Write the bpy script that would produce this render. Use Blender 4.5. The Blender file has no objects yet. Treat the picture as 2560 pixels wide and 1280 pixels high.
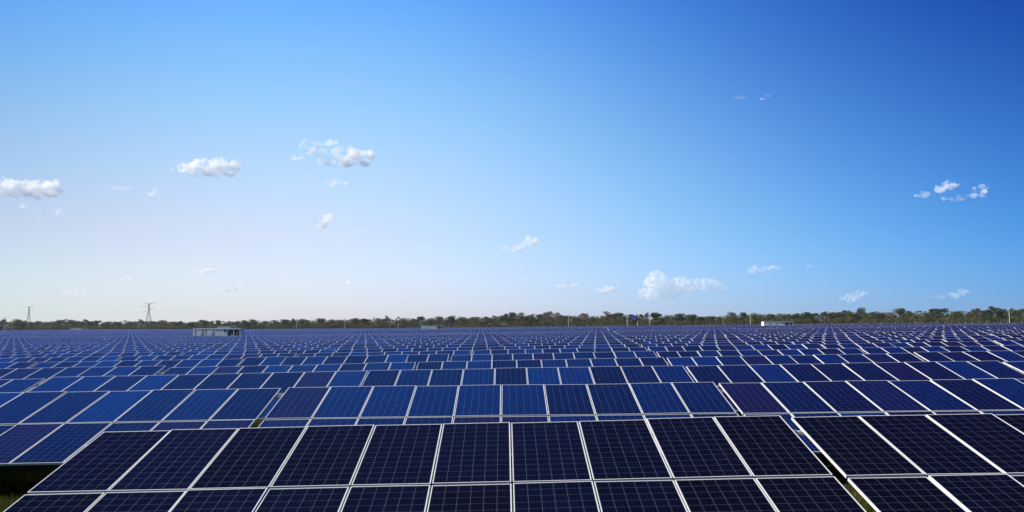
import bpy, math, random
import numpy as np
from mathutils import Vector, Matrix, noise

sc = bpy.context.scene
col = sc.collection
R = math.radians
random.seed(7)

# ------------------------------------------------------------------ camera
F_PX = 2001.3
CAM_Z = 3.13
_p, _r, _y = R(4.909), R(0.344), R(0.365)
FW = Vector((math.sin(_y)*math.cos(_p), math.cos(_y)*math.cos(_p), math.sin(_p)))
_R0 = Vector((math.cos(_y), -math.sin(_y), 0)); _U0 = _R0.cross(FW)
RT = _R0*math.cos(_r) - _U0*math.sin(_r)
UP = _R0*math.sin(_r) + _U0*math.cos(_r)
cam = bpy.data.objects.new('camera', bpy.data.cameras.new('camera'))
col.objects.link(cam)
cam.matrix_world = Matrix(((RT.x, UP.x, -FW.x, 0), (RT.y, UP.y, -FW.y, 0), (RT.z, UP.z, -FW.z, CAM_Z), (0, 0, 0, 1)))
cam.data.sensor_width = 36
cam.data.lens = F_PX/2560*36
cam.data.clip_start = 0.1
cam.data.clip_end = 30000
sc.camera = cam

# ------------------------------------------------------------------ sky
SUN_EL, SUN_AZ = R(35), R(-95)
world = bpy.data.worlds.new("World"); sc.world = world; world.use_nodes = True
nt = world.node_tree; bg = nt.nodes['Background']; bg.inputs[1].default_value = 0.05
sky = nt.nodes.new('ShaderNodeTexSky'); sky.sky_type = 'NISHITA'; sky.sun_disc = False
sky.sun_elevation = SUN_EL; sky.sun_rotation = SUN_AZ
sky.dust_density = 0.2; sky.air_density = 1; sky.ozone_density = 2
# sky colour grade: bluer and deeper away from the sun, milky towards it
GRADE = ((-0.086, -1.555, -2.587, 6.126, -2.129, -16.616, -10.659), (-0.041, -0.293, -1.381, 5.086, -3.334, -9.584, -7.987), (0.43, 0.15, -1.078, 1.273, -2.001, -0.04, -3.171))
tc = nt.nodes.new('ShaderNodeTexCoord'); sp = nt.nodes.new('ShaderNodeSeparateXYZ')
nt.links.new(tc.outputs['Generated'], sp.inputs[0])
def wm(op, a, b=None, c=None):
    n = nt.nodes.new('ShaderNodeMath'); n.operation = op
    for i, v in enumerate((a, b, c)):
        if v is None: continue
        if isinstance(v, (int, float)): n.inputs[i].default_value = v
        else: nt.links.new(v, n.inputs[i])
    return n.outputs[0]
dx = wm('MINIMUM', wm('MAXIMUM', sp.outputs[0], -0.56), 0.56)
dz = wm('MINIMUM', wm('MAXIMUM', sp.outputs[2], 0.0), 0.4)
dxx = wm('MULTIPLY', dx, dx); dxz = wm('MULTIPLY', dx, dz); dzz = wm('MULTIPLY', dz, dz); dxxz = wm('MULTIPLY', dxx, dz)
cb = nt.nodes.new('ShaderNodeCombineColor')
HORIZ = ((0.008, 0.431), (0.095, -0.312), (0.19, -0.212))
low = wm('MAXIMUM', 0.0, wm('MULTIPLY_ADD', dz, -9.0, 1.0)); lowx = wm('MULTIPLY', low, dx)
back = wm('MAXIMUM', 0.6, wm('MINIMUM', 1.0, wm('MULTIPLY_ADD', sp.outputs[1], 0.8, 0.6)))   # sky dimmed behind the camera, out of view, to cut fill light
for i in range(3):
    g = GRADE[i]; t = wm('MULTIPLY_ADD', dx, g[1], g[0])
    for v_, c_ in ((dxx, g[2]), (dz, g[3]), (dxz, g[4]), (dzz, g[5]), (dxxz, g[6])): t = wm('MULTIPLY_ADD', v_, c_, t)
    t = wm('MULTIPLY_ADD', low, HORIZ[i][0], t); t = wm('MULTIPLY_ADD', lowx, HORIZ[i][1], t)
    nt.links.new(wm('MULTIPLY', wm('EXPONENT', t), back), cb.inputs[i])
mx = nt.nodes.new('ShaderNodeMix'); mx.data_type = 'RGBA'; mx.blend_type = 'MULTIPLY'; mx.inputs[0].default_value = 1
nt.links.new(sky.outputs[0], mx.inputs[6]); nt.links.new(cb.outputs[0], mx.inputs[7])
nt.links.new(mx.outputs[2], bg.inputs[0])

sl = bpy.data.lights.new('sun', 'SUN'); sl.energy = 5.0; sl.angle = R(0.5); sl.color = (1.0, 0.95, 0.87)
so = bpy.data.objects.new('sun', sl); col.objects.link(so)
sdir = Vector((math.sin(SUN_AZ)*math.cos(SUN_EL), math.cos(SUN_AZ)*math.cos(SUN_EL), math.sin(SUN_EL)))
so.rotation_euler = sdir.to_track_quat('Z', 'Y').to_euler(); so.location = (-50, 0, 60)

sc.view_settings.view_transform = 'Standard'; sc.view_settings.look = 'None'
sc.view_settings.exposure = 1.0; sc.view_settings.gamma = 1
sc.render.engine = 'CYCLES'
sc.cycles.max_bounces = 48; sc.cycles.volume_bounces = 48; sc.cycles.transparent_max_bounces = 16
sc.cycles.diffuse_bounces = 3; sc.cycles.glossy_bounces = 3
sc.cycles.use_denoising = True; sc.cycles.volume_step_rate = 0.5

# ------------------------------------------------------------------ helpers
def ray(px, py):
    """direction of the photograph's pixel (2560 x 1280)"""
    return (FW + RT*((px-1280)/F_PX) - UP*((py-640)/F_PX)).normalized()
def at(px, py, Y):
    d = ray(px, py); t = Y/d.y
    return Vector((d.x*t, Y, CAM_Z + d.z*t))
def hor(px):
    """pixel row of the horizon"""
    return 812 - (px-1280)*0.006
def sstep(a, b, v):
    t = min(1, max(0, (v-a)/(b-a))); return t*t*(3-2*t)
def gh(x, y):
    """height of the ground"""
    h = math.tanh(0.0115*x)*(1-0.5*sstep(150, 350, y))
    u = 0.16*math.sin(y/17+x/90) + 0.14*math.sin(y/41-x/60+1)
    h += u*sstep(90, 170, y)*(1-sstep(700, 1200, y))
    if y > 60: h += 0.25*sstep(60, 110, y)*sstep(40, 110, x)*(1-sstep(180, 300, y))
    return h

def tag(o, label=None, cat=None, group=None, kind=None):
    if label: o['label'] = label
    if cat: o['category'] = cat
    if group: o['group'] = group
    if kind: o['kind'] = kind
    return o
def empty(name, loc, rot=(0, 0, 0)):
    o = bpy.data.objects.new(name, None); o.location = loc; o.rotation_euler = rot
    o.empty_display_size = 0.3; col.objects.link(o); return o

class MB:
    def __init__(s): s.v = []; s.f = []; s.m = []; s.uv = []
    def face(s, pts, mi=0, uv=None):
        b = len(s.v); s.v += [tuple(p) for p in pts]; s.f.append(tuple(range(b, b+len(pts)))); s.m.append(mi)
        s.uv += uv if uv else [(0, 0)]*len(pts)
    def box(s, lo, hi, mi=0, M=None):
        x0, y0, z0 = lo; x1, y1, z1 = hi
        P = [Vector(p) for p in ((x0,y0,z0),(x1,y0,z0),(x1,y1,z0),(x0,y1,z0),(x0,y0,z1),(x1,y0,z1),(x1,y1,z1),(x0,y1,z1))]
        if M: P = [M @ p for p in P]
        b = len(s.v); s.v += [tuple(p) for p in P]
        for q in ((0,3,2,1),(4,5,6,7),(0,1,5,4),(1,2,6,5),(2,3,7,6),(3,0,4,7)):
            s.f.append(tuple(b+i for i in q)); s.m.append(mi); s.uv += [(0, 0)]*4
    def tube(s, a, b_, r0, r1=None, n=6, mi=0):
        a = Vector(a); b_ = Vector(b_); r1 = r0 if r1 is None else r1
        d = (b_-a).normalized(); u = d.orthogonal().normalized(); w = d.cross(u)
        b = len(s.v)
        for c, r in ((a, r0), (b_, r1)):
            for i in range(n):
                t = 2*math.pi*i/n; s.v.append(tuple(c + u*(r*math.cos(t)) + w*(r*math.sin(t))))
        for i in range(n):
            j = (i+1) % n; s.f.append((b+i, b+j, b+n+j, b+n+i)); s.m.append(mi); s.uv += [(0, 0)]*4
        s.f.append(tuple(b+n+i for i in range(n))); s.m.append(mi); s.uv += [(0, 0)]*n
        s.f.append(tuple(b+n-1-i for i in range(n))); s.m.append(mi); s.uv += [(0, 0)]*n
    def mesh(s, name, mats):
        me = bpy.data.meshes.new(name); me.from_pydata(s.v, [], s.f)
        for m in (mats if isinstance(mats, (list, tuple)) else [mats]): me.materials.append(m)
        me.polygons.foreach_set('material_index', s.m)
        l = me.uv_layers.new(name='UVMap'); l.data.foreach_set('uv', [c for p in s.uv for c in p])
        me.update(); return me
    def build(s, name, mats, parent=None, loc=None):
        o = bpy.data.objects.new(name, s.mesh(name, mats)); col.objects.link(o)
        if parent: o.parent = parent
        if loc is not None: o.location = loc
        return o
def link(me, name, parent=None, loc=None):
    o = bpy.data.objects.new(name, me); col.objects.link(o)
    if parent: o.parent = parent
    if loc is not None: o.location = loc
    return o

# ------------------------------------------------------------------ materials
class NB:
    """small node builder"""
    def __init__(s, name):
        s.mat = bpy.data.materials.new(name); s.mat.use_nodes = True; s.t = s.mat.node_tree
        s.b = s.t.nodes['Principled BSDF']; s.out = s.t.nodes['Material Output']
    def n(s, typ, **k):
        nd = s.t.nodes.new('ShaderNode'+typ)
        for a, b in k.items(): setattr(nd, a, b)
        return nd
    def l(s, a, b): s.t.links.new(a, b)
    def m(s, op, a, b=None, c=None):
        nd = s.n('Math', operation=op)
        for i, v in enumerate((a, b, c)):
            if v is None: continue
            if isinstance(v, (int, float)): nd.inputs[i].default_value = v
            else: s.l(v, nd.inputs[i])
        return nd.outputs[0]
    def mix(s, f, a, b, mode='MIX'):
        nd = s.n('Mix', data_type='RGBA', blend_type=mode)
        for i, v in ((0, f), (6, a), (7, b)):
            if isinstance(v, (int, float)): nd.inputs[i].default_value = v
            elif isinstance(v, tuple): nd.inputs[i].default_value = (*v, 1)
            else: s.l(v, nd.inputs[i])
        return nd.outputs[2]
    def noise(s, scale, detail=3, coord='Object', vec=None):
        nd = s.n('TexNoise'); nd.inputs['Scale'].default_value = scale; nd.inputs['Detail'].default_value = detail
        if vec is None: vec = s.n('TexCoord').outputs[coord]
        s.l(vec, nd.inputs['Vector']); return nd.outputs['Fac']
    def ramp(s, fac, stops):
        nd = s.n('ValToRGB'); e = nd.color_ramp.elements
        while len(e) < len(stops): e.new(0.5)
        for i, (p, c) in enumerate(stops): e[i].position = p; e[i].color = (*c, 1)
        s.l(fac, nd.inputs[0]); return nd.outputs[0]

def simple(name, c, rough=0.6, metal=0.0, var=0.12, scale=8.0):
    k = NB(name)
    f = k.noise(scale, 4)
    a = tuple(x*(1-var) for x in c); b = tuple(min(1, x*(1+var)) for x in c)
    k.l(k.mix(f, a, b), k.b.inputs['Base Color'])
    k.b.inputs['Specular IOR Level'].default_value = 0.2; k.b.inputs['Roughness'].default_value = rough; k.b.inputs['Metallic'].default_value = metal
    return k.mat

ALU = (0.47, 0.465, 0.445)
M = {}
M['alu'] = simple('anodised_aluminium', ALU, 0.38, 0.0, 0.04, 5)
M['steel'] = simple('galvanised_steel', (0.42, 0.43, 0.44), 0.5, 0.5, 0.15, 6)
M['back'] = simple('white_backsheet', (0.6, 0.6, 0.6), 0.6)

def laminate(name, framed, pal, gloss=(0.26, 0.5, 0.88, 1)):
    """dark blue polycrystalline cells behind glass; framed = UV runs in panel units and the aluminium border is part of it"""
    k = NB(name)
    uv = k.n('TexCoord').outputs['UV']; s = k.n('SeparateXYZ'); k.l(uv, s.inputs[0])
    U, V = s.outputs[0], s.outputs[1]
    fu, fv = k.m('FLOOR', U), k.m('FLOOR', V)
    u, v = k.m('SUBTRACT', U, fu), k.m('SUBTRACT', V, fv)
    oi = k.n('ObjectInfo')
    cx = k.n('CombineXYZ'); k.l(fu, cx.inputs[0]); k.l(fv, cx.inputs[1]); k.l(k.m('MULTIPLY', oi.outputs['Random'], 91.7), cx.inputs[2])
    wn = k.n('TexWhiteNoise'); k.l(cx.outputs[0], wn.inputs['Vector'])
    rnd = wn.outputs['Value']
    # distance to the panel edges, in metres
    W, L = 1.0, 1.956
    eu = k.m('MULTIPLY', k.m('MINIMUM', u, k.m('SUBTRACT', 1.0, u)), W)
    ev = k.m('MULTIPLY', k.m('MINIMUM', v, k.m('SUBTRACT', 1.0, v)), L)
    ed = k.m('MINIMUM', eu, ev)
    rim = 0.0145 if framed else 0.0
    mar = rim + 0.004
    a = mar/W; b = mar/L
    cu = k.m('MULTIPLY', k.m('DIVIDE', k.m('SUBTRACT', u, a), 1-2*a), 6.0)
    cv = k.m('MULTIPLY', k.m('DIVIDE', k.m('SUBTRACT', v, b), 1-2*b), 12.0)
    def near(x, w):  # 1 within w of an integer
        fr = k.m('FRACT', x); d = k.m('MINIMUM', fr, k.m('SUBTRACT', 1.0, fr))
        return k.m('LESS_THAN', d, w)
    grid = k.m('MAXIMUM', near(cu, 0.010), near(cv, 0.008))
    bus = k.m('MULTIPLY', near(k.m('ADD', k.m('MULTIPLY', cu, 4.0), 0.5), 0.02), 0.3)
    # cells: a tint for each panel, a slightly different tint for each cell, crystal flakes within
    base = k.ramp(rnd, pal)
    c2 = k.n('CombineXYZ'); k.l(k.m('FLOOR', cu), c2.inputs[0]); k.l(k.m('FLOOR', cv), c2.inputs[1]); k.l(k.m('MULTIPLY', rnd, 57.0), c2.inputs[2])
    wc = k.n('TexWhiteNoise'); k.l(c2.outputs[0], wc.inputs['Vector'])
    vo = k.n('TexVoronoi'); vo.inputs['Scale'].default_value = 9.0
    c3 = k.n('CombineXYZ'); k.l(cu, c3.inputs[0]); k.l(cv, c3.inputs[1]); k.l(rnd, c3.inputs[2]); k.l(c3.outputs[0], vo.inputs['Vector'])
    sv = k.n('SeparateColor'); k.l(vo.outputs['Color'], sv.inputs[0])
    gain = k.m('ADD', k.m('MULTIPLY', wc.outputs['Value'], 0.35), k.m('MULTIPLY', sv.outputs[0], 0.55))
    gain = k.m('ADD', gain, 0.55)
    vm = k.n('VectorMath', operation='SCALE'); k.l(base, vm.inputs[0]); k.l(gain, vm.inputs['Scale'])
    c = k.mix(bus, vm.outputs[0], (0.035, 0.045, 0.07))
    c = k.mix(grid, c, (0.08, 0.09, 0.125))
    c = k.mix(k.m('LESS_THAN', ed, mar), c, (0.3, 0.3, 0.32))
    dust = k.noise(2.3, 5)
    c = k.mix(k.m('MULTIPLY', dust, 0.008), c, (0.25, 0.23, 0.2))
    df = k.n('BsdfDiffuse'); k.l(c, df.inputs['Color'])
    gl = k.n('BsdfGlossy'); g3 = gloss[:3]; sc_ = lambda f: tuple(a*b for a, b in zip(g3, f))
    k.l(k.ramp(rnd, [(0.0, sc_((.7, .7, .74))), (0.35, sc_((.85, .85, .88))), (0.6, sc_((1, 1.02, 1.03))), (0.78, sc_((.97, 1.05, 1.08))), (0.86, sc_((1.05, .8, .82))), (1.0, sc_((1.1, .76, .78)))]), gl.inputs['Color'])
    k.l(k.m('MULTIPLY_ADD', dust, 0.1, 0.06), gl.inputs['Roughness'])
    fr = k.n('Fresnel'); fr.inputs['IOR'].default_value = 1.42
    ms = k.n('MixShader'); k.l(fr.outputs[0], ms.inputs[0]); k.l(df.outputs[0], ms.inputs[1]); k.l(gl.outputs[0], ms.inputs[2])
    res = ms.outputs[0]
    if framed:
        al = k.n('BsdfDiffuse'); al.inputs['Color'].default_value = (0.27, 0.27, 0.28, 1)
        m2 = k.n('MixShader'); k.l(k.m('LESS_THAN', ed, rim), m2.inputs[0]); k.l(res, m2.inputs[1]); k.l(al.outputs[0], m2.inputs[2]); res = m2.outputs[0]
    k.l(res, k.out.inputs[0]); k.t.nodes.remove(k.b)
    return k.mat
PAL = [(0.0, (0.0007, 0.0015, 0.008)), (0.35, (0.0007, 0.0025, 0.013)), (0.6, (0.0007, 0.005, 0.031)), (0.78, (0.0007, 0.008, 0.046)), (0.86, (0.0028, 0.0022, 0.013)), (1.0, (0.0042, 0.0024, 0.013))]
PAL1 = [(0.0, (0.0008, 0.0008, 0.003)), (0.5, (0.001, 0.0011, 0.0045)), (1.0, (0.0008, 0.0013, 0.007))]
M['lam'] = laminate('solar_cells_under_glass', False, PAL)
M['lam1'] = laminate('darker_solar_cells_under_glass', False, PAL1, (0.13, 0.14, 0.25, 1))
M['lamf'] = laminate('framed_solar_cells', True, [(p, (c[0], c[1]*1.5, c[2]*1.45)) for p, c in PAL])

def leaf_mat(name, c0, c1, c2):
    k = NB(name)
    oi = k.n('ObjectInfo')
    n1 = k.noise(0.9, 2); geo = k.n('NewGeometry')
    rpi = geo.outputs['Random Per Island']
    c = k.ramp(k.m('ADD', k.m('MULTIPLY', n1, 0.6), k.m('MULTIPLY', rpi, 0.4)), [(0.25, c0), (0.5, c1), (0.75, c2)])
    g = k.m('MULTIPLY_ADD', oi.outputs['Random'], 0.5, 0.75)
    vm = k.n('VectorMath', operation='SCALE'); k.l(c, vm.inputs[0]); k.l(g, vm.inputs['Scale'])
    d = k.n('BsdfDiffuse'); tl = k.n('BsdfTranslucent'); ms = k.n('MixShader'); ms.inputs[0].default_value = 0.3
    k.l(vm.outputs[0], d.inputs[0]); k.l(vm.outputs[0], tl.inputs[0])
    k.l(d.outputs[0], ms.inputs[1]); k.l(tl.outputs[0], ms.inputs[2]); k.l(ms.outputs[0], k.out.inputs[0])
    k.t.nodes.remove(k.b); return k.mat
M['leaf_dark'] = leaf_mat('dark_green_leaves', (0.025, 0.04, 0.016), (0.045, 0.065, 0.024), (0.075, 0.095, 0.035))
M['leaf_olive'] = leaf_mat('olive_leaves', (0.04, 0.05, 0.016), (0.075, 0.08, 0.022), (0.12, 0.11, 0.03))
M['leaf_brown'] = leaf_mat('dry_twigs_and_leaves', (0.07, 0.055, 0.04), (0.13, 0.095, 0.07), (0.2, 0.15, 0.11))
M['scrub'] = leaf_mat('scrub_leaves', (0.024, 0.037, 0.012), (0.048, 0.056, 0.019), (0.10, 0.075, 0.035))
M['bark'] = simple('bark', (0.16, 0.13, 0.10), 0.9)
M['grass'] = leaf_mat('grass_blades', (0.016, 0.032, 0.004), (0.04, 0.06, 0.009), (0.13, 0.075, 0.025))
M['cwhite'] = simple('white_painted_steel', (0.85, 0.85, 0.83), 0.5)
M['cdoor'] = simple('pale_grey_doors', (0.6, 0.66, 0.74), 0.5)
M['cdark'] = simple('dark_vent_grille', (0.025, 0.022, 0.022), 0.7)
M['concrete'] = simple('pale_concrete', (0.5, 0.49, 0.46), 0.8)
M['pole'] = simple('concrete_pole', (0.42, 0.41, 0.38), 0.8)
M['tower'] = simple('weathered_lattice_steel', (0.23, 0.24, 0.25), 0.6)
M['cable'] = simple('cable', (0.2, 0.2, 0.21), 0.6)
M['signblue'] = simple('blue_sign_face', (0.012, 0.05, 0.33), 0.4)
M['signwhite'] = simple('white_sign_lettering', (0.75, 0.77, 0.8), 0.5)

k = NB('field_soil_and_grass')
n1 = k.noise(0.35, 6); n2 = k.noise(6.0, 5)
c = k.ramp(n1, [(0.35, (0.010, 0.018, 0.004)), (0.5, (0.018, 0.022, 0.006)), (0.65, (0.035, 0.026, 0.012))])
c = k.mix(k.m('MULTIPLY', n2, 0.6), c, (0.02, 0.022, 0.008))
k.l(c, k.b.inputs['Base Color']); k.b.inputs['Roughness'].default_value = 1; k.b.inputs['Specular IOR Level'].default_value = 0.0
bp = k.n('Bump'); bp.inputs['Strength'].default_value = 0.6; bp.inputs['Distance'].default_value = 0.05; k.l(n2, bp.inputs['Height']); k.l(bp.outputs[0], k.b.inputs['Normal'])
M['ground'] = k.mat

# ------------------------------------------------------------------ ground
xs = sorted(set([-9000, -5000, -3000, -2000, -1400, -1000, -800, -650, -550] + list(range(-500, -100, 20)) + list(range(-100, 101, 5)) + list(range(120, 520, 20)) + [650, 800, 1000, 1400, 2000, 3000, 5000, 9000]))
ys = sorted(set([-3000, -1000, -300, -100, -40, -15] + list(range(0, 100, 4)) + list(range(100, 700, 6)) + [750, 800, 900, 1000, 1200, 1500, 2000, 3000, 5000, 9000, 14000]))
vs = [(x, y, gh(x, max(y, 0))) for y in ys for x in xs]; nx = len(xs)
fs = [(j*nx+i, j*nx+i+1, (j+1)*nx+i+1, (j+1)*nx+i) for j in range(len(ys)-1) for i in range(nx-1)]
me = bpy.data.meshes.new('ground'); me.from_pydata(vs, [], fs); me.materials.append(M['ground'])
me.polygons.foreach_set('use_smooth', [True]*len(fs))
tag(link(me, 'ground'), kind='structure')

# ------------------------------------------------------------------ solar tables
PIT, PW, PL, TILT = 1.012, 0.992, 1.956, R(15.16)
GAP = 0.05
TW = 10*PIT
TSP = 10.254
ZT = CAM_Z-1.45             # height of a table's upper edge above level ground
ct, st = math.cos(TILT), math.sin(TILT)
YOFF = 1.9                  # upper edge in front of the table's origin
def on_plane(x, s, up=0.0):
    """point of the tilted plane: x along the table, s metres down from its upper edge"""
    return Vector((x, YOFF-s*ct-up*st*1.0, ZT-s*st+up*ct))
def panel_matrix(i, j):
    s0 = j*(PL+GAP)
    x = -TW/2 + i*PIT + (PIT-PW)/2
    o = on_plane(x, s0)
    # local x along row, local y up the slope, local z out of the panel; origin lower-left corner
    ex = Vector((1, 0, 0)); ey = Vector((0, ct, st)); ez = Vector((0, -st, ct))
    o = o - ey*PL
    return Matrix(((ex.x, ey.x, ez.x, o.x), (ex.y, ey.y, ez.y, o.y), (ex.z, ey.z, ez.z, o.z), (0, 0, 0, 1)))
RIM = 0.0125
def jit(r, kx, i, j):
    q = random.Random(r*7919+kx*131+i*7+j)
    return Matrix.Translation((q.uniform(-.002, .002), q.uniform(-.004, .004), q.uniform(-.002, .002))) @ Matrix.Rotation(q.gauss(0, .0035), 4, 'X') @ Matrix.Rotation(q.gauss(0, .003), 4, 'Y')
def lam_mesh():
    m = MB(); x0, x1, y0, y1, z0, z1 = RIM, PW-RIM, RIM, PL-RIM, -0.009, -0.003
    m.face([(x0,y0,z1),(x1,y0,z1),(x1,y1,z1),(x0,y1,z1)], 0, [(0.0005,0.0005),(.9995,0.0005),(.9995,.9995),(0.0005,.9995)])
    m.face([(x0,y1,z0),(x1,y1,z0),(x1,y0,z0),(x0,y0,z0)], 1)
    return m
def frame_bars(m, mi=0):
    d = -0.038
    m.box((0, 0, d), (PW, RIM, 0), mi); m.box((0, PL-RIM, d), (PW, PL, 0), mi)
    m.box((0, RIM, d), (RIM, PL-RIM, 0), mi); m.box((PW-RIM, RIM, d), (PW, PL-RIM, 0), mi)
ME_LAM = lam_mesh().mesh('solar_panel', [M['lam'], M['back']])
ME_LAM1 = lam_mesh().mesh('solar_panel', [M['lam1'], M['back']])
_m = MB(); frame_bars(_m); ME_FRAME = _m.mesh('frame', M['alu'])
_m = lam_mesh(); frame_bars(_m, 2); ME_PANEL1 = _m.mesh('solar_panel', [M['lam'], M['back'], M['alu']])

def rack(m_posts, m_rafters, m_rails):
    for x in (-4.2, -1.6, 1.6, 4.2):
        if m_posts is not None:
            p = MB(); f = on_plane(x, 1.0, -0.19); p.box((x-0.05, f.y-0.03, -0.5), (x+0.05, f.y+0.03, f.z)); m_posts.append(p); p = MB()
            f2 = on_plane(x, 3.0, -0.19); p.box((x-0.05, f2.y-0.03, -0.5), (x+0.05, f2.y+0.03, f2.z)); m_posts.append(p)
            r = MB(); a = on_plane(x, 0.3, -0.15); b = on_plane(x, 3.65, -0.15); r.tube(a, b, 0.045, n=4); m_rafters.append(r)
    for s in (0.42, 1.5, 2.4, 3.5):
        r = MB(); c = on_plane(0, s, -0.075)
        e = 0.07 if s < 1 else -0.25; r.box((-TW/2-e, c.y-0.03, c.z-0.03), (TW/2+e, c.y+0.03, c.z+0.03)); m_rails.append(r)
_P, _A, _L = [], [], []
rack(_P, _A, _L)
ME_POST = [p.mesh('leg', M['steel']) for p in _P]
ME_RAFT = [p.mesh('rafter', M['steel']) for p in _A]
ME_RAIL = [p.mesh('rail', M['alu']) for p in _L]
_j = MB()
for part in _P+_A+_L:
    b = len(_j.v); _j.v += part.v; _j.f += [tuple(b+i for i in f) for f in part.f]; _j.m += part.m; _j.uv += part.uv
ME_RACK = _j.mesh('rack', M['steel'])

def slab(m, T, uo, legs=True):
    """a whole far table as one slab with panel-by-panel UV; T places table coordinates in the world"""
    for j in (0, 1):
        s0 = j*(PL+GAP); s1 = s0+PL
        q = [T @ on_plane(-TW/2, s1), T @ on_plane(TW/2, s1), T @ on_plane(TW/2, s0), T @ on_plane(-TW/2, s0)]
        m.face(q, 0, [(uo, j), (uo+10-1e-4, j), (uo+10-1e-4, j+.9999), (uo, j+.9999)])
        e = T @ on_plane(0, 0, -0.04) - T @ on_plane(0, 0)
        w = [p+e for p in q]
        m.face([w[0], w[1], q[1], q[0]], 1); m.face([w[1], w[2], q[2], q[1]], 1)
        m.face([w[2], w[3], q[3], q[2]], 1); m.face([w[3], w[0], q[0], q[3]], 1); m.face([w[3], w[2], w[1], w[0]], 2)
    if legs:
        for x in (-4.2, -1.6, 1.6, 4.2):
            f = on_plane(x, 2.0, -0.05); m.box((x-0.06, f.y-0.04, -0.6), (x+0.06, f.y+0.04, f.z), 1, T)
_m = MB(); slab(_m, Matrix.Identity(4), 0.0); ME_FAR = _m.mesh('solar_table', [M['lamf'], M['alu'], M['back']])

# the measured near tables: (row, index) -> x of left end, height of its upper left corner relative to the eye, slope
FIT = {(1,0):(-6.005,-1.540,.0149),(1,1):(4.255,-1.405,.0079),(2,-1):(-15.475,-1.586,.0121),(2,0):(-5.197,-1.450,.0059),(2,1):(5.040,-1.407,.0068),
       (3,-1):(-14.594,-1.590,.0137),(3,0):(-4.436,-1.438,.0093),(3,1):(5.780,-1.354,.0097),(4,-1):(-13.868,-1.678,.0168),(4,0):(-3.650,-1.510,.0137),(5,-1):(-13.014,-1.550,.0117)}
ROWY = {1: 12.14, 2: 19.25, 3: 26.05, 4: 33.32, 5: 40.39}
def row_y(r): return ROWY.get(r, 40.39+7.08*(r-5))
def row_x(r): return {1: -6.005, 2: -5.197, 3: -4.436, 4: -3.65}.get(r, -2.76+0.79*(r-5))

# inverter containers: photo x range, distance, height of roof in photo
CONT = [(483, 601, 193, 821), (543, 590, 490, 816.3), (177, 215, 597, 820.3), (1053, 1109, 430, 814), (1909, 1983, 306, 804)]
CPOS = []
for (pa, pb, D, pt) in CONT:
    a, b = at(pa, pt, D), at(pb, pt, D); CPOS.append(((a.x+b.x)/2, D, (a.z+b.z)/2, b.x-a.x))

def far_edge(x):
    return 470+150*sstep(0, 320, -x)+0*x
tabs = []
for r in range(1, 90):
    y = row_y(r); x0 = row_x(r)
    k0 = math.floor((-0.66*y-40-x0)/TSP); k1 = math.ceil((0.66*y+40-x0)/TSP)
    for kx in range(k0, k1+1):
        xl = x0+kx*TSP; xc = xl+TW/2
        if r == 1 and kx < 0: continue
        if y > far_edge(xc): continue
        if any(abs(xc-cx) < TW/2+L_/2+0.8 and -3.2 < (y-cy) < 7.0 for cx, cy, _, L_ in CPOS): continue
        rg = random.Random(r*1000+kx)
        slope = 0.0115 if y < 90 else (gh(xc+5, y)-gh(xc-5, y))/10
        zl = gh(xl, y)
        if (r, kx) in FIT:
            xl, zr, slope = FIT[(r, kx)]; z = zr+1.45; xc = xl+TW/2; zc = z+TW/2*slope
        else:
            zc = gh(xc, y-2)+rg.gauss(0, 0.018); slope += rg.gauss(0, 0.0015)
        # in the picture?
        pl = 1280+F_PX*(xl/y-math.tan(_y)); pr = 1280+F_PX*((xl+TW)/y-math.tan(_y))
        inview = pr > -5 and pl < 2565
        if r == 1: inview = kx in (0, 1)
        tabs.append([r, kx, xc, y, zc, slope, inview])
vis = [t for t in tabs if t[6]]
vis.sort(key=lambda t: (t[0], t[1]))
indiv = vis[:300]
keys = set((t[0], t[1]) for t in indiv)
rest = [t for t in tabs if (t[0], t[1]) not in keys]

ORD = ['', 'first', 'second', 'third', 'fourth', 'fifth', 'sixth', 'seventh', 'eighth', 'ninth', 'tenth', 'eleventh', 'twelfth', 'thirteenth', 'fourteenth', 'fifteenth', 'sixteenth', 'seventeenth', 'eighteenth', 'nineteenth', 'twentieth']
ORD += ['twenty-'+w for w in ORD[1:10]] + ['thirtieth'] + ['thirty-'+w for w in ORD[1:10]]
rows_n = {}
for t in indiv: rows_n.setdefault(t[0], []).append(t[1])
for t in indiv:
    r, kx, xc, y, zc, slope, _ = t
    name = 'solar_table'
    yc = y-YOFF
    rot = (0, -slope, 0)
    if r <= 12:
        o = empty(name, (xc, yc, zc), rot)
        for j in (0, 1):
            for i in range(10):
                if r <= 7:
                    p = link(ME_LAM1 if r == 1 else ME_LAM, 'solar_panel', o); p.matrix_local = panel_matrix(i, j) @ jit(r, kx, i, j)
                    f = link(ME_FRAME, 'frame', p)
                else:
                    p = link(ME_PANEL1, 'solar_panel', o); p.matrix_local = panel_matrix(i, j) @ jit(r, kx, i, j)
        if r <= 3:
            for me_ in ME_POST: link(me_, 'leg', o)
            for me_ in ME_RAFT: link(me_, 'rafter', o)
            for me_ in ME_RAIL: link(me_, 'rail', o)
        else:
            link(ME_RACK, 'support_frame', o)
    else:
        o = link(ME_FAR, name, None, (xc, yc, zc)); o.rotation_euler = rot
    lst = sorted(rows_n[r]); n = lst.index(kx)+1; N = len(lst)
    where = ('leftmost table' if n == 1 else 'rightmost table' if n == N and r < 20 else ORD[n]+' table from the left')
    what = ('dark navy solar table in bright white frames' if r == 1 else 'blue framed solar table' if r < 8 else 'small blue solar table' if r < 14 else 'tiny distant solar table')
    rowtxt = 'nearest row' if r == 1 else ORD[r]+' row from the camera'
    tag(o, '%s, %s in the %s' % (what, where, rowtxt), 'solar table', 'solar tables set out in long rows')
m = MB()
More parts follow.
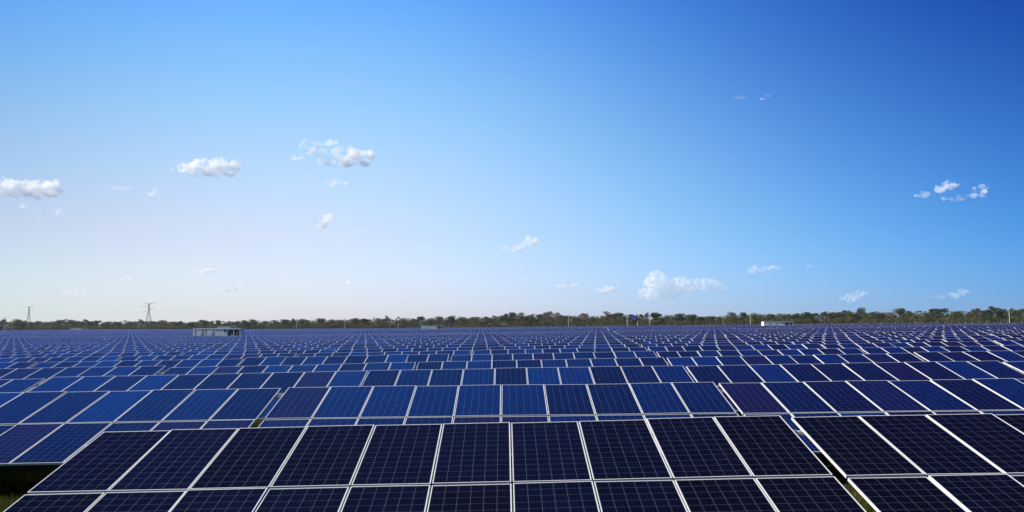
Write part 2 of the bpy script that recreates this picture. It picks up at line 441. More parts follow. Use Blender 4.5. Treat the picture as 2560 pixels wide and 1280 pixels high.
for q, t in enumerate(rest):
    r, kx, xc, y, zc, slope, _ = t
    T = Matrix.Translation((xc, y-YOFF, zc)) @ Matrix.Rotation(-slope, 4, 'Y')
    slab(m, T, 10.0*(q+1), legs=(y < 120))
tag(m.build('solar_table_rows', [M['lamf'], M['alu'], M['back']]), 'far blue rows of solar tables running together towards the trees', 'solar tables', 'solar tables set out in long rows', 'stuff')

# ------------------------------------------------------------------ inverter containers
def container(idx, label):
    cx, cy, ztop, W = CPOS[idx]
    zg = gh(cx, cy); H = 2.75; base = ztop-H
    o = empty('inverter_container', (cx, cy, zg))
    o.rotation_euler = (0, 0, 0)
    b0 = base-zg; w = W/2; D = 2.45
    m = MB()
    fr = -w+W*0.735; fe = -w+W*0.985                        # the open vent bay
    n = 46; step = (fr+w)/n                                # corrugated long walls
    for i in range(n):
        d = 0.0 if i % 2 == 0 else 0.045
        m.box((-w+i*step, d, b0), (-w+(i+1)*step, 0.12, b0+H-0.12))
    m.box((fe, 0.0, b0), (w, 0.12, b0+H-0.12))
    m.box((fr, 0.0, b0), (fe, 0.12, b0+0.22)); m.box((fr, 0.0, b0+H-0.32), (fe, 0.12, b0+H-0.12))
    m.box((-w, 0.12, b0), (-w+0.08, D, b0+H-0.12)); m.box((w-0.08, 0.12, b0), (w, D, b0+H-0.12))
    m.box((-w+0.08, D-0.08, b0), (w-0.08, D, b0+H-0.12)); m.box((-w+0.08, 0.12, b0), (w-0.08, D-0.08, b0+0.1))
    m.build('shell', M['cwhite'], o)
    m = MB(); m.box((-w-0.05, -0.07, b0+H-0.12), (w+0.05, D+0.05, b0+H)); m.build('roof', M['cwhite'], o)
    for fx in (0.046, 0.27):
        x = -w+W*fx
        m = MB(); m.box((x+0.22, -0.05, b0+0.15), (x+1.6, -0.004, b0+H-0.55)); d = m.build('door', M['cdoor'], o)
        h = MB(); h.box((x+1.45, -0.09, b0+1.1), (x+1.5, -0.052, b0+1.4)); h.build('handle', M['cdark'], d)
        m = MB(); m.box((x, -0.03, b0+0.1), (x+0.2, -0.003, b0+H-0.4)); m.build('cable_duct', M['cdark'], o)
    x = -w+W*0.655
    m = MB(); m.box((x, -0.06, b0+H-0.75), (x+0.45, -0.004, b0+H-0.28)); m.build('air_intake', M['cdark'], o)
    mid = (fr+fe)/2
    for a, b in ((fr, mid-0.08), (mid+0.08, fe)):
        m = MB(); m.box((a, 0.3, b0+0.22), (b, 0.36, b0+H-0.32)); g = m.build('vent_grille', M['cdark'], o)
        f = MB(); s_ = 1 if a == fr else -1
        x_out, x_in = (a, b) if s_ == 1 else (b, a)
        f.tube((x_out, 0.1, b0+H-0.36), (x_in, 0.1, b0+0.6), 0.06, n=4)
        f.box((a, 0.04, b0+0.5), (b, 0.12, b0+0.6)); f.build('brace', M['cwhite'], g)
    m = MB(); m.box((mid-0.08, 0.0, b0+0.22), (mid+0.08, 0.12, b0+H-0.32)); m.build('centre_post', M['cwhite'], o)
    m = MB()
    for x in (-w+0.4, -w/3, w/3, w-0.4): m.box((x-0.3, 0.2, -0.4), (x+0.3, D-0.2, b0))
    m.build('plinth', M['concrete'], o)
    tag(o, label, 'inverter container', 'inverter containers among the panels')
container(0, 'large grey-white corrugated inverter container with braced dark vent bay, nearest one')
container(1, 'small white container peeking over the roof of the large near container')
container(2, 'tiny white container far off at the left before the trees')
container(3, 'white container in the middle distance near the centre of the field')
container(4, 'long container with sunlit white end wall at the right by the trees')

# ------------------------------------------------------------------ trees
def tdist(px): return np.interp(px, [-400, 0, 640, 1280, 1920, 2560, 2960], [800, 790, 740, 650, 590, 560, 550])

def crown_tree(kind, h, w, seed):
    """returns (trunk MB, crown MB); h total height, w crown width"""
    rg = random.Random(seed)
    t = MB(); c = MB()
    lean = rg.uniform(-.05, .05)*h
    base_h = {'round': .16, 'umbrella': .5, 'sparse': .3, 'bare': .2}[kind]*h
    r0 = 0.02*h+0.05
    p0 = Vector((0, 0, -0.3)); p1 = Vector((lean*.5, rg.uniform(-.2, .2), base_h)); p2 = Vector((lean, 0, h*.72))
    t.tube(p0, p1, r0, r0*.75); t.tube(p1, p2, r0*.75, r0*.3)
    tips = []
    nb = {'round': 11, 'umbrella': 9, 'sparse': 9, 'bare': 13}[kind]
    for i in range(nb):
        a = 2*math.pi*(i/nb)+rg.uniform(-.4, .4); q = rg.uniform(0, 1)
        st_ = p1.lerp(p2, rg.uniform(0, .9))
        rr = w/2*rg.uniform(.35, 1)
        if kind == 'umbrella': zz = h*rg.uniform(.7, .96)
        elif kind == 'round': zz = h*(0.25+.72*q); rr *= math.sqrt(max(.12, 1-((zz/h-.5)/.52)**2))
        elif kind == 'sparse': zz = h*rg.uniform(.45, 1.0)
        else: zz = h*rg.uniform(.4, .98); rr *= math.sqrt(max(.15, 1-((zz/h-.55)/.5)**2))
        e = Vector((lean+math.cos(a)*rr, math.sin(a)*rr, zz)); mid = st_.lerp(e, .5)+Vector((0, 0, -.04*h))
        t.tube(st_, mid, r0*.35, r0*.22, 4); t.tube(mid, e, r0*.22, r0*.07, 4); tips.append(e)
    if kind in ('round', 'bare'): tips += [p2, Vector((lean, 0, h*.93)), Vector((lean*.5, 0, h*.45)), p1]
    if kind == 'umbrella': tips += [Vector((lean, 0, h*.9))]
    for e in tips:
        cr = {'round': .24, 'umbrella': .22, 'sparse': .14, 'bare': .2}[kind]*w*rg.uniform(.7, 1.25)
        fl = {'round': .75, 'umbrella': .45, 'sparse': .6, 'bare': .8}[kind]
        n = {'round': 230, 'umbrella': 150, 'sparse': 130, 'bare': 170}[kind]
        for _ in range(n):
            while True:
                d = Vector((rg.uniform(-1, 1), rg.uniform(-1, 1), rg.uniform(-1, 1)))
                if d.length < 1: break
            p = e+Vector((d.x*cr, d.y*cr, d.z*cr*fl))
            if p.z < .3: p.z = .3+rg.random()
            s = rg.uniform(.16, .34)
            u = Vector((rg.gauss(0, 1), rg.gauss(0, 1), rg.gauss(0, .6))).normalized()
            v = u.orthogonal().normalized(); v = (v+u.cross(v)*rg.uniform(-1, 1)).normalized()
            if kind == 'bare':
                c.face([p-u*s*1.6-v*.03, p+u*s*1.6-v*.02, p+u*s*1.6+v*.05, p-u*s*1.6+v*.03])
            else:
                c.face([p-u*s, p+v*s*.7, p+u*s, p-v*s*.7])
    return t, c
PROTO = {}
for kind, mt, n in (('round', 'leaf_dark', 4), ('olive', 'leaf_olive', 3), ('umbrella', 'leaf_dark', 3), ('sparse', 'leaf_olive', 3), ('bare', 'leaf_brown', 3)):
    PROTO[kind] = []
    for i in range(n):
        k_ = 'round' if kind == 'olive' else kind
        t, c = crown_tree(k_, 10.0, {'round': 8.5, 'olive': 8.0, 'umbrella': 8.5, 'sparse': 6.0, 'bare': 7.0}[kind], 100+i*7+sum(map(ord, kind)))
        PROTO[kind].append((t.mesh('trunk', M['bark']), c.mesh('crown', M[mt])))
# photo x, photo y of the top, crown width in photo pixels, kind
TREES = [(-60,804,30,'round'),(-25,803,26,'olive'),(8,800,16,'round'),(21,804,9,'sparse'),(46,801,26,'round'),(62,804,14,'round'),(76,806,12,'olive'),(95,804,22,'round'),(115,806,16,'olive'),(133,805,16,'bare'),(150,802,18,'round'),(176,799,24,'umbrella'),
(197,804,18,'olive'),(215,799,18,'umbrella'),(230,804,14,'olive'),(243,801,12,'umbrella'),(268,806,22,'olive'),(290,806,18,'round'),(305,801,14,'sparse'),(330,804,16,'umbrella'),(353,799,14,'umbrella'),(385,805,20,'round'),(405,802,24,'olive'),(432,806,18,'round'),(452,804,20,'olive'),
(480,807,20,'round'),(508,802,20,'round'),(532,804,18,'bare'),(547,802,12,'round'),(572,804,18,'sparse'),(592,805,16,'olive'),(612,802,18,'round'),(634,801,20,'round'),(662,804,22,'olive'),(690,802,22,'bare'),(715,800,24,'round'),
(733,799,10,'round'),(757,799,22,'olive'),(780,800,20,'sparse'),(802,798,22,'round'),(830,800,20,'olive'),(850,801,18,'bare'),(885,798,24,'round'),(912,799,20,'olive'),(941,794,12,'sparse'),(960,799,20,'round'),(968,790,10,'umbrella'),(992,792,11,'sparse'),(1012,799,22,'olive'),
(1035,799,20,'bare'),(1051,791,14,'umbrella'),(1075,798,18,'olive'),(1100,793,24,'round'),(1126,793,24,'round'),(1152,794,22,'olive'),(1185,794,26,'bare'),(1215,793,22,'olive'),(1241,789,16,'sparse'),(1266,786,22,'olive'),(1283,783,18,'round'),
(1305,784,26,'bare'),(1330,788,20,'olive'),(1352,788,18,'round'),(1372,781,26,'bare'),(1393,784,18,'bare'),(1416,792,20,'olive'),(1440,795,20,'round'),(1459,785,22,'bare'),(1488,796,20,'olive'),(1508,793,18,'olive'),(1518,781,24,'bare'),(1545,785,30,'round'),
(1578,788,24,'round'),(1592,791,16,'bare'),(1611,782,18,'sparse'),(1640,785,26,'olive'),(1668,793,22,'round'),(1697,786,28,'round'),(1727,789,26,'olive'),(1755,794,22,'round'),(1778,793,20,'olive'),(1802,795,18,'round'),(1832,784,24,'round'),(1859,783,22,'round'),
(1884,785,24,'olive'),(1909,788,20,'sparse'),(1931,788,20,'round'),(1958,784,22,'sparse'),(1988,784,20,'umbrella'),(2018,782,26,'round'),(2052,779,26,'sparse'),(2080,784,22,'olive'),(2088,780,20,'sparse'),(2112,776,18,'umbrella'),(2124,782,20,'olive'),
(2151,774,26,'round'),(2180,783,28,'round'),(2205,784,22,'olive'),(2230,783,22,'bare'),(2251,775,26,'olive'),(2272,779,22,'round'),(2290,786,20,'bare'),(2306,779,18,'sparse'),(2343,771,30,'umbrella'),(2330,780,24,'round'),(2374,776,24,'sparse'),
(2400,780,26,'olive'),(2425,783,22,'round'),(2441,773,22,'bare'),(2463,779,24,'round'),(2481,767,28,'umbrella'),(2495,773,22,'round'),(2521,771,18,'sparse'),(2540,779,22,'olive'),(2557,772,20,'umbrella'),(2585,776,28,'round'),(2620,775,28,'olive')]
LAND = [(-9999, 'the left edge of the photo'), (13, 'the small lattice mast'), (73, 'the thinner pylon'), (197, 'the tiny far container'), (373, 'the tall pylon'), (525, 'the near container'), (742, 'the thin pole left of centre'), (863, 'the white pole left of centre'), (1081, 'the container near the centre'),
        (1421, 'the utility pole right of centre'), (1580, 'the blue road sign'), (1624, 'the pole beside the blue sign'), (1875, 'the white pole before the right container'), (1943, 'the sunlit right container'), (2522, 'the utility pole at the far right')]
TYPE = {'round': 'dense dark green tree', 'olive': 'bushy olive green tree', 'umbrella': 'flat-topped umbrella-shaped tree', 'sparse': 'thin loose-leaved tree', 'bare': 'grey-brown half-bare tree'}
TREES.sort()
cnt = {}
vis_trees = [t for t in TREES if -10 < t[0] < 2570]
for q, (px, py, wpx, kind) in enumerate(vis_trees):
    rg = random.Random(q*13+5)
    D = float(tdist(px))+rg.uniform(-12, 12)
    p = at(px, py, D); zg = gh(p.x, D); H = p.z-zg; W = wpx*1.5/F_PX*D
    tm, cm = PROTO[kind][rg.randrange(len(PROTO[kind]))]
    nat = {'round': 8.5, 'olive': 8.0, 'umbrella': 8.5, 'sparse': 6.0, 'bare': 7.0}[kind]
    o = empty(kind.replace('round', 'broadleaf').replace('bare', 'dry').replace('sparse', 'thin')+'_tree', (p.x, D, zg), (0, 0, rg.uniform(0, 6.28)))
    o.scale = (W/nat, W/nat, H/9.8)
    link(tm, 'trunk', o); link(cm, 'crown', o)
    li = max(i for i, l in enumerate(LAND) if l[0] < px)
    cnt[li] = cnt.get(li, 0)+1
    tag(o, '%s, %s to the right of %s' % (TYPE[kind], ORD[cnt[li]], LAND[li][1]), 'tree', 'trees along the horizon')
# undergrowth and the wood behind
m = MB(); rg = random.Random(3)
tp = sorted([(t[0], t[1]) for t in TREES]); tx = [t[0] for t in tp]; ty = [t[1] for t in tp]
sm = [float(np.mean(ty[max(0, i-2):i+3])) for i in range(len(ty))]
for i in range(6500):
    px = rg.uniform(-420, 2980); D = float(tdist(px))+rg.choice([-16, -8, 0, 10, 22])+rg.uniform(-4, 4)
    d = ray(px, 812); x = d.x/d.y*D; zg = gh(x, D)
    top = at(px, float(np.interp(px, tx, sm)), D).z
    htop = (top-zg)*rg.uniform(.62, 1.03) if D > tdist(px)-5 else (top-zg)*rg.uniform(.25, .65)
    cw = rg.uniform(1.4, 3.2)
    for _ in range(42):
        zz = zg+htop*rg.random()**.7; p = Vector((x+rg.gauss(0, cw*.5), D+rg.gauss(0, cw*.5), zz))
        s = rg.uniform(.26, .6); u = Vector((rg.gauss(0, 1), rg.gauss(0, 1), rg.gauss(0, .7))).normalized(); v = u.orthogonal().normalized()
        m.face([p-u*s, p+v*s*.7, p+u*s, p-v*s*.7])
tag(m.build('undergrowth', M['scrub']), 'tangled scrub and undergrowth filling the strip beneath the trees', 'undergrowth', kind='stuff')
m = MB()
for i in range(1800):                                     # dry grass and weeds at the wood's foot
    px = rg.uniform(-420, 2980); D = float(tdist(px))-24+rg.uniform(-10, 6); d = ray(px, 812); x = d.x/d.y*D; zg = gh(x, D)
    for _ in range(7):
        p = Vector((x+rg.gauss(0, 1.5), D+rg.gauss(0, 1.5), zg)); hh = rg.uniform(.5, 1.5)
        m.face([p, p+Vector((.25, 0, 0)), p+Vector((rg.gauss(.1, .2), rg.gauss(0, .2), hh))])
tag(m.build('tall_grass', M['grass']), 'dry tall grass along the foot of the trees', 'grass', kind='stuff')

# ------------------------------------------------------------------ perimeter fence
k = NB('chain_link'); k.b.inputs['Base Color'].default_value = (0.45, 0.46, 0.46, 1); k.b.inputs['Alpha'].default_value = 0.22
M['link'] = k.mat
fence = empty('perimeter_fence', (60, 505, gh(60, 505)))
fz = gh(60, 505); m = MB(); pm = MB(); pm.tube((0, 0, -.2), (0, 0, 2.5), 0.045, n=5); pm.tube((0, 0, 2.5), (0, -.3, 2.85), 0.04, n=5); pme = pm.mesh('post', M['pole'])
N = 96
prev = None
for i in range(N+1):
    x = -60+i*4.6; y = 505+0.03*(x); g = gh(x, y)-fz
    if i < N: link(pme, 'post', fence, (x-60, y-505, g))
    cur = (x-60, y-505, g)
    if prev: m.face([prev, cur, (cur[0], cur[1], cur[2]+2.4), (prev[0], prev[1], prev[2]+2.4)])
    prev = cur
m.build('chain_link_mesh', M['link'], fence)
tag(fence, 'pale chain-link fence with angled posts between the last panels and trees', 'fence')

# ------------------------------------------------------------------ pylons, mast, cables
def pylon(px, py, D, label, arms, name='pylon', wb=4.6, th=0.17, rz=0.3):
    p = at(px, py, D); zg = gh(p.x, D); H = p.z-zg
    o = empty(name, (p.x, D, zg), (0, 0, rz))
    waist = .68*H; ww = wb*.2
    def wid(z): return wb+(ww-wb)*min(1, z/waist) if z < waist else ww+(ww*.75-ww)*((z-waist)/(H-waist))
    for sx in (-1, 1):
        for sy in (-1, 1):
            m = MB(); m.tube((sx*wb, sy*wb, 0), (sx*ww, sy*ww, waist), th, th*.9, 4); m.tube((sx*ww, sy*ww, waist), (sx*ww*.75, sy*ww*.75, H), th*.9, th*.8, 4)
            m.build('leg', M['tower'], o)
    m = MB(); z = 0.0
    while z < H*.97:
        a = wid(z); dz = max(1.3, a*1.25); z2 = min(H, z+dz); b = wid(z2)
        for (x0, y0), (x1, y1) in (((-1,-1),(1,-1)), ((1,-1),(1,1)), ((1,1),(-1,1)), ((-1,1),(-1,-1))):
            m.tube((x0*a, y0*a, z), (x1*b, y1*b, z2), th*.45, n=3); m.tube((x1*a, y1*a, z), (x0*b, y0*b, z2), th*.45, n=3)
            m.tube((x0*b, y0*b, z2), (x1*b, y1*b, z2), th*.45, n=3)
        z = z2
    m.build('lattice', M['tower'], o)
    for (fz_, x0, x1, dzt) in arms:
        m = MB(); z = fz_*H; s = 1 if x1 > x0 else -1
        e = Vector((x1, 0, z+dzt)); 
        for q in (-ww*.8, ww*.8):
            m.tube((x0, q, z), e, th*.6, n=4); m.tube((x0, q, z-1.1), e, th*.5, n=4)
        for f in (.3, .6):
            a = Vector((x0, 0, z)).lerp(e, f); b = Vector((x0, 0, z-1.1)).lerp(e, f); m.tube(a, b, th*.4, n=3)
        m.build('cross_arm', M['tower'], o)
        if dzt <= 0.5:
            m = MB(); m.tube(e, e-Vector((0, 0, 1.5)), .12, n=5); m.build('insulator', M['tower'], o)
    tag(o, label, 'mast' if name != 'pylon' else 'pylon', 'power line pylons at the left' if name == 'pylon' else None)
    return o
PY1 = pylon(373, 758, 1000, 'tall lattice pylon with wide cross arms above the left trees', [(.985, .8, 7.2, 1.6), (.985, -.8, -7.2, 1.6), (.9, -.8, -6.2, -.5), (.8, .8, 5.2, 0), (.71, -.8, -6.2, -.5)])
PY2 = pylon(73, 766, 1250, 'thinner, paler lattice pylon near the left edge of the view', [(.985, .8, 6.8, .4), (.985, -.8, -6.8, .4), (.83, .8, 5.2, 0), (.72, -.8, -6.0, -.4)], wb=4.2, th=.15, rz=.2)
pylon(13.5, 792, 700, 'small slender lattice mast at the far left edge', [], name='lattice_mast', wb=1.1, th=.09)
def cable(a, b, sag, r, label, n=24):
    m = MB(); prev = None
    for i in range(n+1):
        t = i/n; p = Vector(a).lerp(Vector(b), t); p.z -= sag*4*t*(1-t)
        if prev is not None: m.tube(prev, p, r, n=3)
        prev = p
    tag(m.build('power_cable', M['cable']), label, 'power cable', 'cables strung between the pylons')
a, b = PY1.location, PY2.location
def tip(P, H, x): return (P[0]+x, P[1], P[2]+H)
cable(tip(a, 34.6, 7), tip(b, 36.5, 6.6), 9, .085, 'upper faint cable between the two pylons')
cable(tip(a, 29.5, -6), tip(b, 30.5, 5), 9, .085, 'middle faint cable between the two pylons')
cable(tip(a, 23.5, -6), tip(b, 26, -6), 9, .085, 'lowest faint cable between the two pylons')
e_ = at(-260, 770, 1400)
cable(tip(b, 36.5, -6.6), tuple(e_), 7, .085, 'faint cable running from the thinner pylon out of view')

# ------------------------------------------------------------------ poles
def upole(px, py, label, D=None, arm=True, r=.17):
    D = D or float(tdist(px))-32; p = at(px, py, D); zg = gh(p.x, D); H = p.z-zg
    o = empty('utility_pole', (p.x, D, zg))
    m = MB(); m.tube((0, 0, -.3), (0, 0, H), r*.8, r*.5, 8); m.build('shaft', M['pole'], o)
    if arm:
        m = MB(); m.box((-1.1, -.06, H-.75), (1.1, .06, H-.62)); m.build('cross_arm', M['steel'], o)
        for x in (-1, 0, 1):
            m = MB(); m.tube((x, 0, H-.62 if x else H), (x, 0, (H-.62 if x else H)+.3), .07, .05, 6); m.build('insulator', M['cwhite'], o)
    tag(o, label, 'utility pole', 'utility poles before the trees')
upole(360.5, 808, 'short pale pole just left of the tall pylon', arm=False, r=.14)
upole(525.5, 803, 'pole rising behind the left half of the near container')
upole(553, 805, 'thin grey pole behind the right half of the near container', arm=False, r=.12)
upole(742, 794.5, 'leftmost of the two tall pale poles left of centre', r=.2)
upole(862.8, 793.5, 'rightmost of the two tall pale poles left of centre', r=.2)
upole(996, 794, 'thin grey pole left of the central container', arm=False, r=.16)
upole(1421, 784, 'white concrete pole with cross arm right of centre', r=.22)
upole(1624, 784, 'pale pole just right of the blue road sign', r=.2)
upole(1807, 785, 'faint thin pole over the trees left of the white pole', arm=False, r=.1)
upole(1875, 776, 'tall bright white pole just left of the sunlit container', r=.24)
upole(2522, 770.5, 'tall grey pole with cross arm at the far right', r=.24)

# ------------------------------------------------------------------ blue road sign
D = 540; p0 = at(1568, 791, D); p1 = at(1594, 790, D); zg = gh(p0.x, D)
o = empty('road_sign', (p0.x, D, zg)); w = p1.x-p0.x; H = p0.z-zg
for x in (0, w):
    m = MB(); m.tube((x, 0, -.3), (x, 0, H), .19, .15, 8); m.build('post', M['pole'], o)
m = MB(); m.tube((0, 0, H-.1), (w, 0, H-.1), .1, n=6); m.tube((0, 0, H-1.0), (w, 0, H-1.0), .08, n=6); m.build('gantry_beam', M['steel'], o)
x0 = w*.36; x1 = w*.92
m = MB(); m.box((x0, -.26, H-2.0), (x1, -.14, H+.15)); s_ = m.build('sign_face', M['signblue'], o)
m = MB(); m.box((x0+.25, -.275, H-.95), (x1-.9, -.262, H-.78)); m.box((x0+.5, -.275, H-1.9), (x1-.5, -.262, H-1.75)); m.build('lettering', M['signwhite'], s_)
tag(o, 'blue overhead road sign on a two-post gantry before the trees', 'road sign')

# ------------------------------------------------------------------ canopy building at the left edge
D = 655; a = at(-45, 812.5, D); b = at(5.4, 812.5, D); zg = gh(a.x, D); H = a.z-zg
o = empty('substation_shelter', (a.x, D, zg)); w = b.x-a.x
m = MB(); m.box((0, -3, H-.75), (w, 3, H)); m.build('roof', M['cwhite'], o)
for x in (w*.3, w*.62, w-.8):
    m = MB(); m.box((x-.25, -2.8, 0), (x+.25, -2.4, H-.75)); m.build('column', M['cwhite'], o)
m = MB(); m.box((.5, 0, 0), (w-1.4, 2.8, H-.75)); m.build('back_wall', M['cdark'], o)
tag(o, 'white flat-roofed shelter with a dark opening cut by the left edge', 'shelter')

# ------------------------------------------------------------------ foreground grass
m = MB(); rg = random.Random(11)
spots = [(-22, -5, 18.5, 26, 30000), (-16, -6.3, 8.5, 18.5, 60000), (3.9, 6.6, 7.4, 14.5, 26000), (-6, 14, 12.5, 15.5, 3000), (-16, -6, 18.5, 22, 1500)]
for (xa, xb, ya, yb, n) in spots:
    for _ in range(n):
        x = rg.uniform(xa, xb); y = rg.uniform(ya, yb)
        if noise.noise(Vector((x*.9, y*.9, 0))) < rg.uniform(-.5, .25): continue
        z = gh(x, y); h = rg.uniform(.04, .2)*(1.2+noise.noise(Vector((x*.5, y*.5, 3)))); a = rg.uniform(0, 6.28)
        u = Vector((math.cos(a), math.sin(a), 0))*rg.uniform(.004, .009)
        m.face([Vector((x, y, z-.01))-u, Vector((x, y, z-.01))+u, Vector((x+rg.gauss(0, .05), y+rg.gauss(0, .05), z+h))])
tag(m.build('grass', M['grass']), 'short green and straw-coloured grass at the panels\' feet', 'grass', kind='stuff')

# ------------------------------------------------------------------ clouds
def cloud_mat(name, dens):
    k = NB(name); k.t.nodes.remove(k.b)
    v = k.n('VolumePrincipled'); v.inputs['Color'].default_value = (1, 1, 1, 1); v.inputs['Anisotropy'].default_value = 0.0
    n = k.noise(0.022, 8)
    k.l(k.m('MULTIPLY', k.m('MAXIMUM', k.m('MULTIPLY_ADD', n, 9.0, -3.9), 0.015), dens), v.inputs['Density'])
    k.l(v.outputs[0], k.out.inputs['Volume']); return k.mat
CM = {'thick': cloud_mat('cloud_thick', .015), 'mid': cloud_mat('cloud_mid', .014), 'thin': cloud_mat('cloud_thin', .015), 'faint': cloud_mat('cloud_faint', .0055)}
def cloud(blobs, dens, label, D=5000, seed=0, vox=None):
    """blobs: (photo x, photo y, rx px, ry px) ellipses; filled with overlapping puffs and fused"""
    rg = random.Random(seed+len(blobs)*7)
    s = D/F_PX
    cx = sum(b[0] for b in blobs)/len(blobs); cy = sum(b[1] for b in blobs)/len(blobs)
    c = at(cx, cy, D)
    bm_v = []; bm_f = []
    import bmesh
    bm = bmesh.new()
    rmin = min(min(b[2], b[3]) for b in blobs)*s
    for (bx, by, rx, ry) in blobs:
        rx *= 1.12 if ry > 10 else 1.2; ry *= 1.22 if ry > 10 else 1.45
        n = max(5, int(9*rx/ry))
        for i in range(n):
            t = rg.uniform(-1, 1); hh = math.sqrt(max(0, 1-t*t))
            pr = ry*rg.uniform(.34, .62)*(0.45+.55*hh)
            px = bx+t*(rx-pr); py = by-rg.uniform(-.55, .6)*ry*hh
            P = at(px, py, D)-c; P.y = rg.uniform(-.5, .5)*ry*s
            mt = Matrix.Translation(P) @ Matrix.Diagonal((pr*s*rg.uniform(1.0, 1.6), pr*s, pr*s, 1))
            bmesh.ops.create_icosphere(bm, subdivisions=2, radius=1, matrix=mt)
    me = bpy.data.meshes.new('cloud'); bm.to_mesh(me); bm.free()
    o = bpy.data.objects.new('cloud', me); o.location = c; col.objects.link(o)
    md = o.modifiers.new('r', 'REMESH'); md.mode = 'VOXEL'; md.voxel_size = vox or max(1.6*s, rmin/7)
    dg = bpy.context.evaluated_depsgraph_get(); ev = o.evaluated_get(dg); me2 = bpy.data.meshes.new_from_object(ev)
    o.modifiers.clear(); o.data = me2; bpy.data.meshes.remove(me)
    amp = rmin*.34
    nv = len(me2.vertices); co = np.empty(nv*3); me2.vertices.foreach_get('co', co); co = co.reshape(-1, 3)
    no = np.empty(nv*3); me2.vertices.foreach_get('normal', no); no = no.reshape(-1, 3)
    sc1 = 1.1/rmin
    for i in range(nv):
        q = Vector(co[i])*sc1+Vector((seed*3.1, 0, 0))
        d = noise.noise(q)*1.0+noise.noise(q*2.3)*.55+noise.noise(q*5.1)*.3
    co[i] += no[i]*(d*amp)
    me2.vertices.foreach_set('co', co.ravel()); me2.update()
    me2.materials.clear(); me2.materials.append(CM[dens])
    tag(o, label, 'cloud', 'small clouds in the sky')
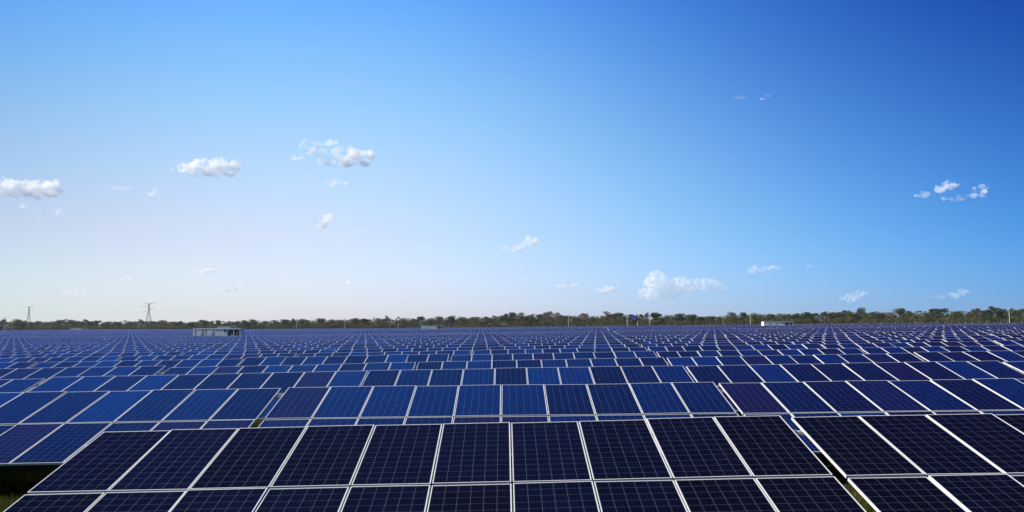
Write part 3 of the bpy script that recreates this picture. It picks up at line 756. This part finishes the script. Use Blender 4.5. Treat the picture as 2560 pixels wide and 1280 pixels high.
CL = [
 ([(20,470,42,24),(75,468,60,24),(120,472,36,26),(95,482,50,14)], 'thick', 'long puffy white cloud cut by the left edge'),
 ([(480,420,38,20),(525,415,52,25),(575,418,38,22),(530,432,60,12)], 'thick', 'compact oval white cloud left of centre'),
 ([(868,385,38,28),(905,392,38,20),(840,403,50,10)], 'thick', 'bright right half of the ragged highest white cloud'),
 ([(762,362,15,13),(800,358,40,6),(830,358,12,10),(795,380,30,9),(740,395,22,7)], 'mid', 'torn left half of the ragged highest white cloud'),
 ([(838,461,32,7),(835,455,10,8)], 'thin', 'thin streak of cloud below the ragged highest cloud'),
 ([(808,558,26,9),(822,547,18,14)], 'thick', 'small white cloud low beneath the streak left of centre'),
 ([(1285,622,26,8),(1325,606,24,15)], 'thick', 'small slanting white cloud in the middle of the sky'),
 ([(1385,615,10,3)], 'faint', 'tiny wisp right of the slanting central cloud'),
 ([(2350,472,18,13),(2375,462,20,10)], 'thick', 'brightest small cloud in the right half of the sky'),
 ([(2306,488,17,7)], 'mid', 'small puff touching the bright right cloud on its left'),
 ([(2378,497,30,6)], 'mid', 'flat sliver of cloud under the bright right cloud'),
 ([(2452,474,19,9),(2430,490,34,5)], 'mid', 'ragged small cloud right of the bright right cloud'),
 ([(1645,700,36,24),(1690,712,60,20),(1620,735,26,16),(1760,712,42,15),(1650,740,50,14)], 'faint', 'broad pale cloud bank low over the right-hand trees'),
 ([(1803,724,14,10)], 'faint', 'faint puff at the right end of the low cloud bank'),
 ([(62,514,15,7)], 'mid', 'leftmost of three puffs under the cloud at the left edge'),
 ([(95,524,11,4)], 'thin', 'flattest of three puffs under the cloud at the left edge'),
 ([(150,526,12,9)], 'mid', 'rightmost of three puffs under the cloud at the left edge'),
 ([(278,463,12,6),(308,472,22,5)], 'thin', 'thin curved wisp between the two big left clouds'),
 ([(384,483,18,7)], 'thin', 'small wisp below and left of the compact oval cloud'),
 ([(432,425,8,4)], 'thin', 'tiny tuft at the left tip of the oval cloud'),
 ([(513,677,22,7)], 'mid', 'small low cloud beneath the compact oval cloud'),
 ([(310,697,18,5)], 'thin', 'small low wisp above the tall pylon'),
 ([(702,690,28,4)], 'faint', 'flat faint streak low in the left sky'),
 ([(742,718,32,5)], 'faint', 'long faint streak lowest in the left sky'),
 ([(870,706,18,6)], 'thin', 'small slanting wisp low left of centre'),
 ([(575,722,40,9)], 'faint', 'very faint wide patch low above the near container'),
 ([(768,440,12,4)], 'thin', 'tiny wisp just below the ragged highest cloud'),
 ([(720,451,9,3)], 'faint', 'faintest speck of cloud left of the tiny wisp'),
 ([(1405,715,14,4),(1436,713,13,5)], 'thin', 'pair of joined wisps low over the pole right of centre'),
 ([(1515,724,22,7)], 'thin', 'small slanting wisp left of the broad low bank'),
 ([(1310,693,22,4)], 'faint', 'faint streak low near the centre'),
 ([(1318,716,14,3)], 'faint', 'faintest short streak nearest the centre trees'),
 ([(1890,676,22,8),(1930,670,26,6)], 'faint', 'pale wisp above the sunlit container'),
 ([(2025,665,8,4)], 'faint', 'tiny speck of cloud low in the right sky'),
 ([(2125,746,26,9),(2152,734,16,7)], 'faint', 'slanting pale cloud just over the right trees'),
 ([(2385,740,16,8),(2408,728,14,8)], 'faint', 'rightmost slanting pale cloud above the trees'),
 ([(2345,742,20,5)], 'faint', 'flat wisp left of the rightmost slanting cloud'),
 ([(1850,243,18,5)], 'faint', 'left one of two faint wisps high in the right sky'),
 ([(1906,247,8,3),(1918,240,8,4)], 'thin', 'right one of two faint wisps high in the right sky'),
 ([(190,731,34,7)], 'faint', 'very faint patch low at the left'),
]
for i, (bl, dn, lb) in enumerate(CL):
    D_ = 3900 if 'three puffs' in lb else 5000
    if max(b[1] for b in bl) > 640: D_ = 9000
    cloud(bl, dn, lb, D_, seed=i+1)

# ------------------------------------------------------------------ thin haze in the air near the ground
k = NB('haze_air'); k.t.nodes.remove(k.b)
v = k.n('VolumePrincipled'); v.inputs['Color'].default_value = (0.9, 0.95, 1, 1); v.inputs['Density'].default_value = 0.00005; v.inputs['Anisotropy'].default_value = 0.3
k.l(v.outputs[0], k.out.inputs['Volume'])
m = MB(); m.box((-9200, -3200, -3.2), (9200, 14200, 44))
tag(m.build('haze', k.mat), 'thin pale haze in the air above the field', 'haze', kind='stuff')
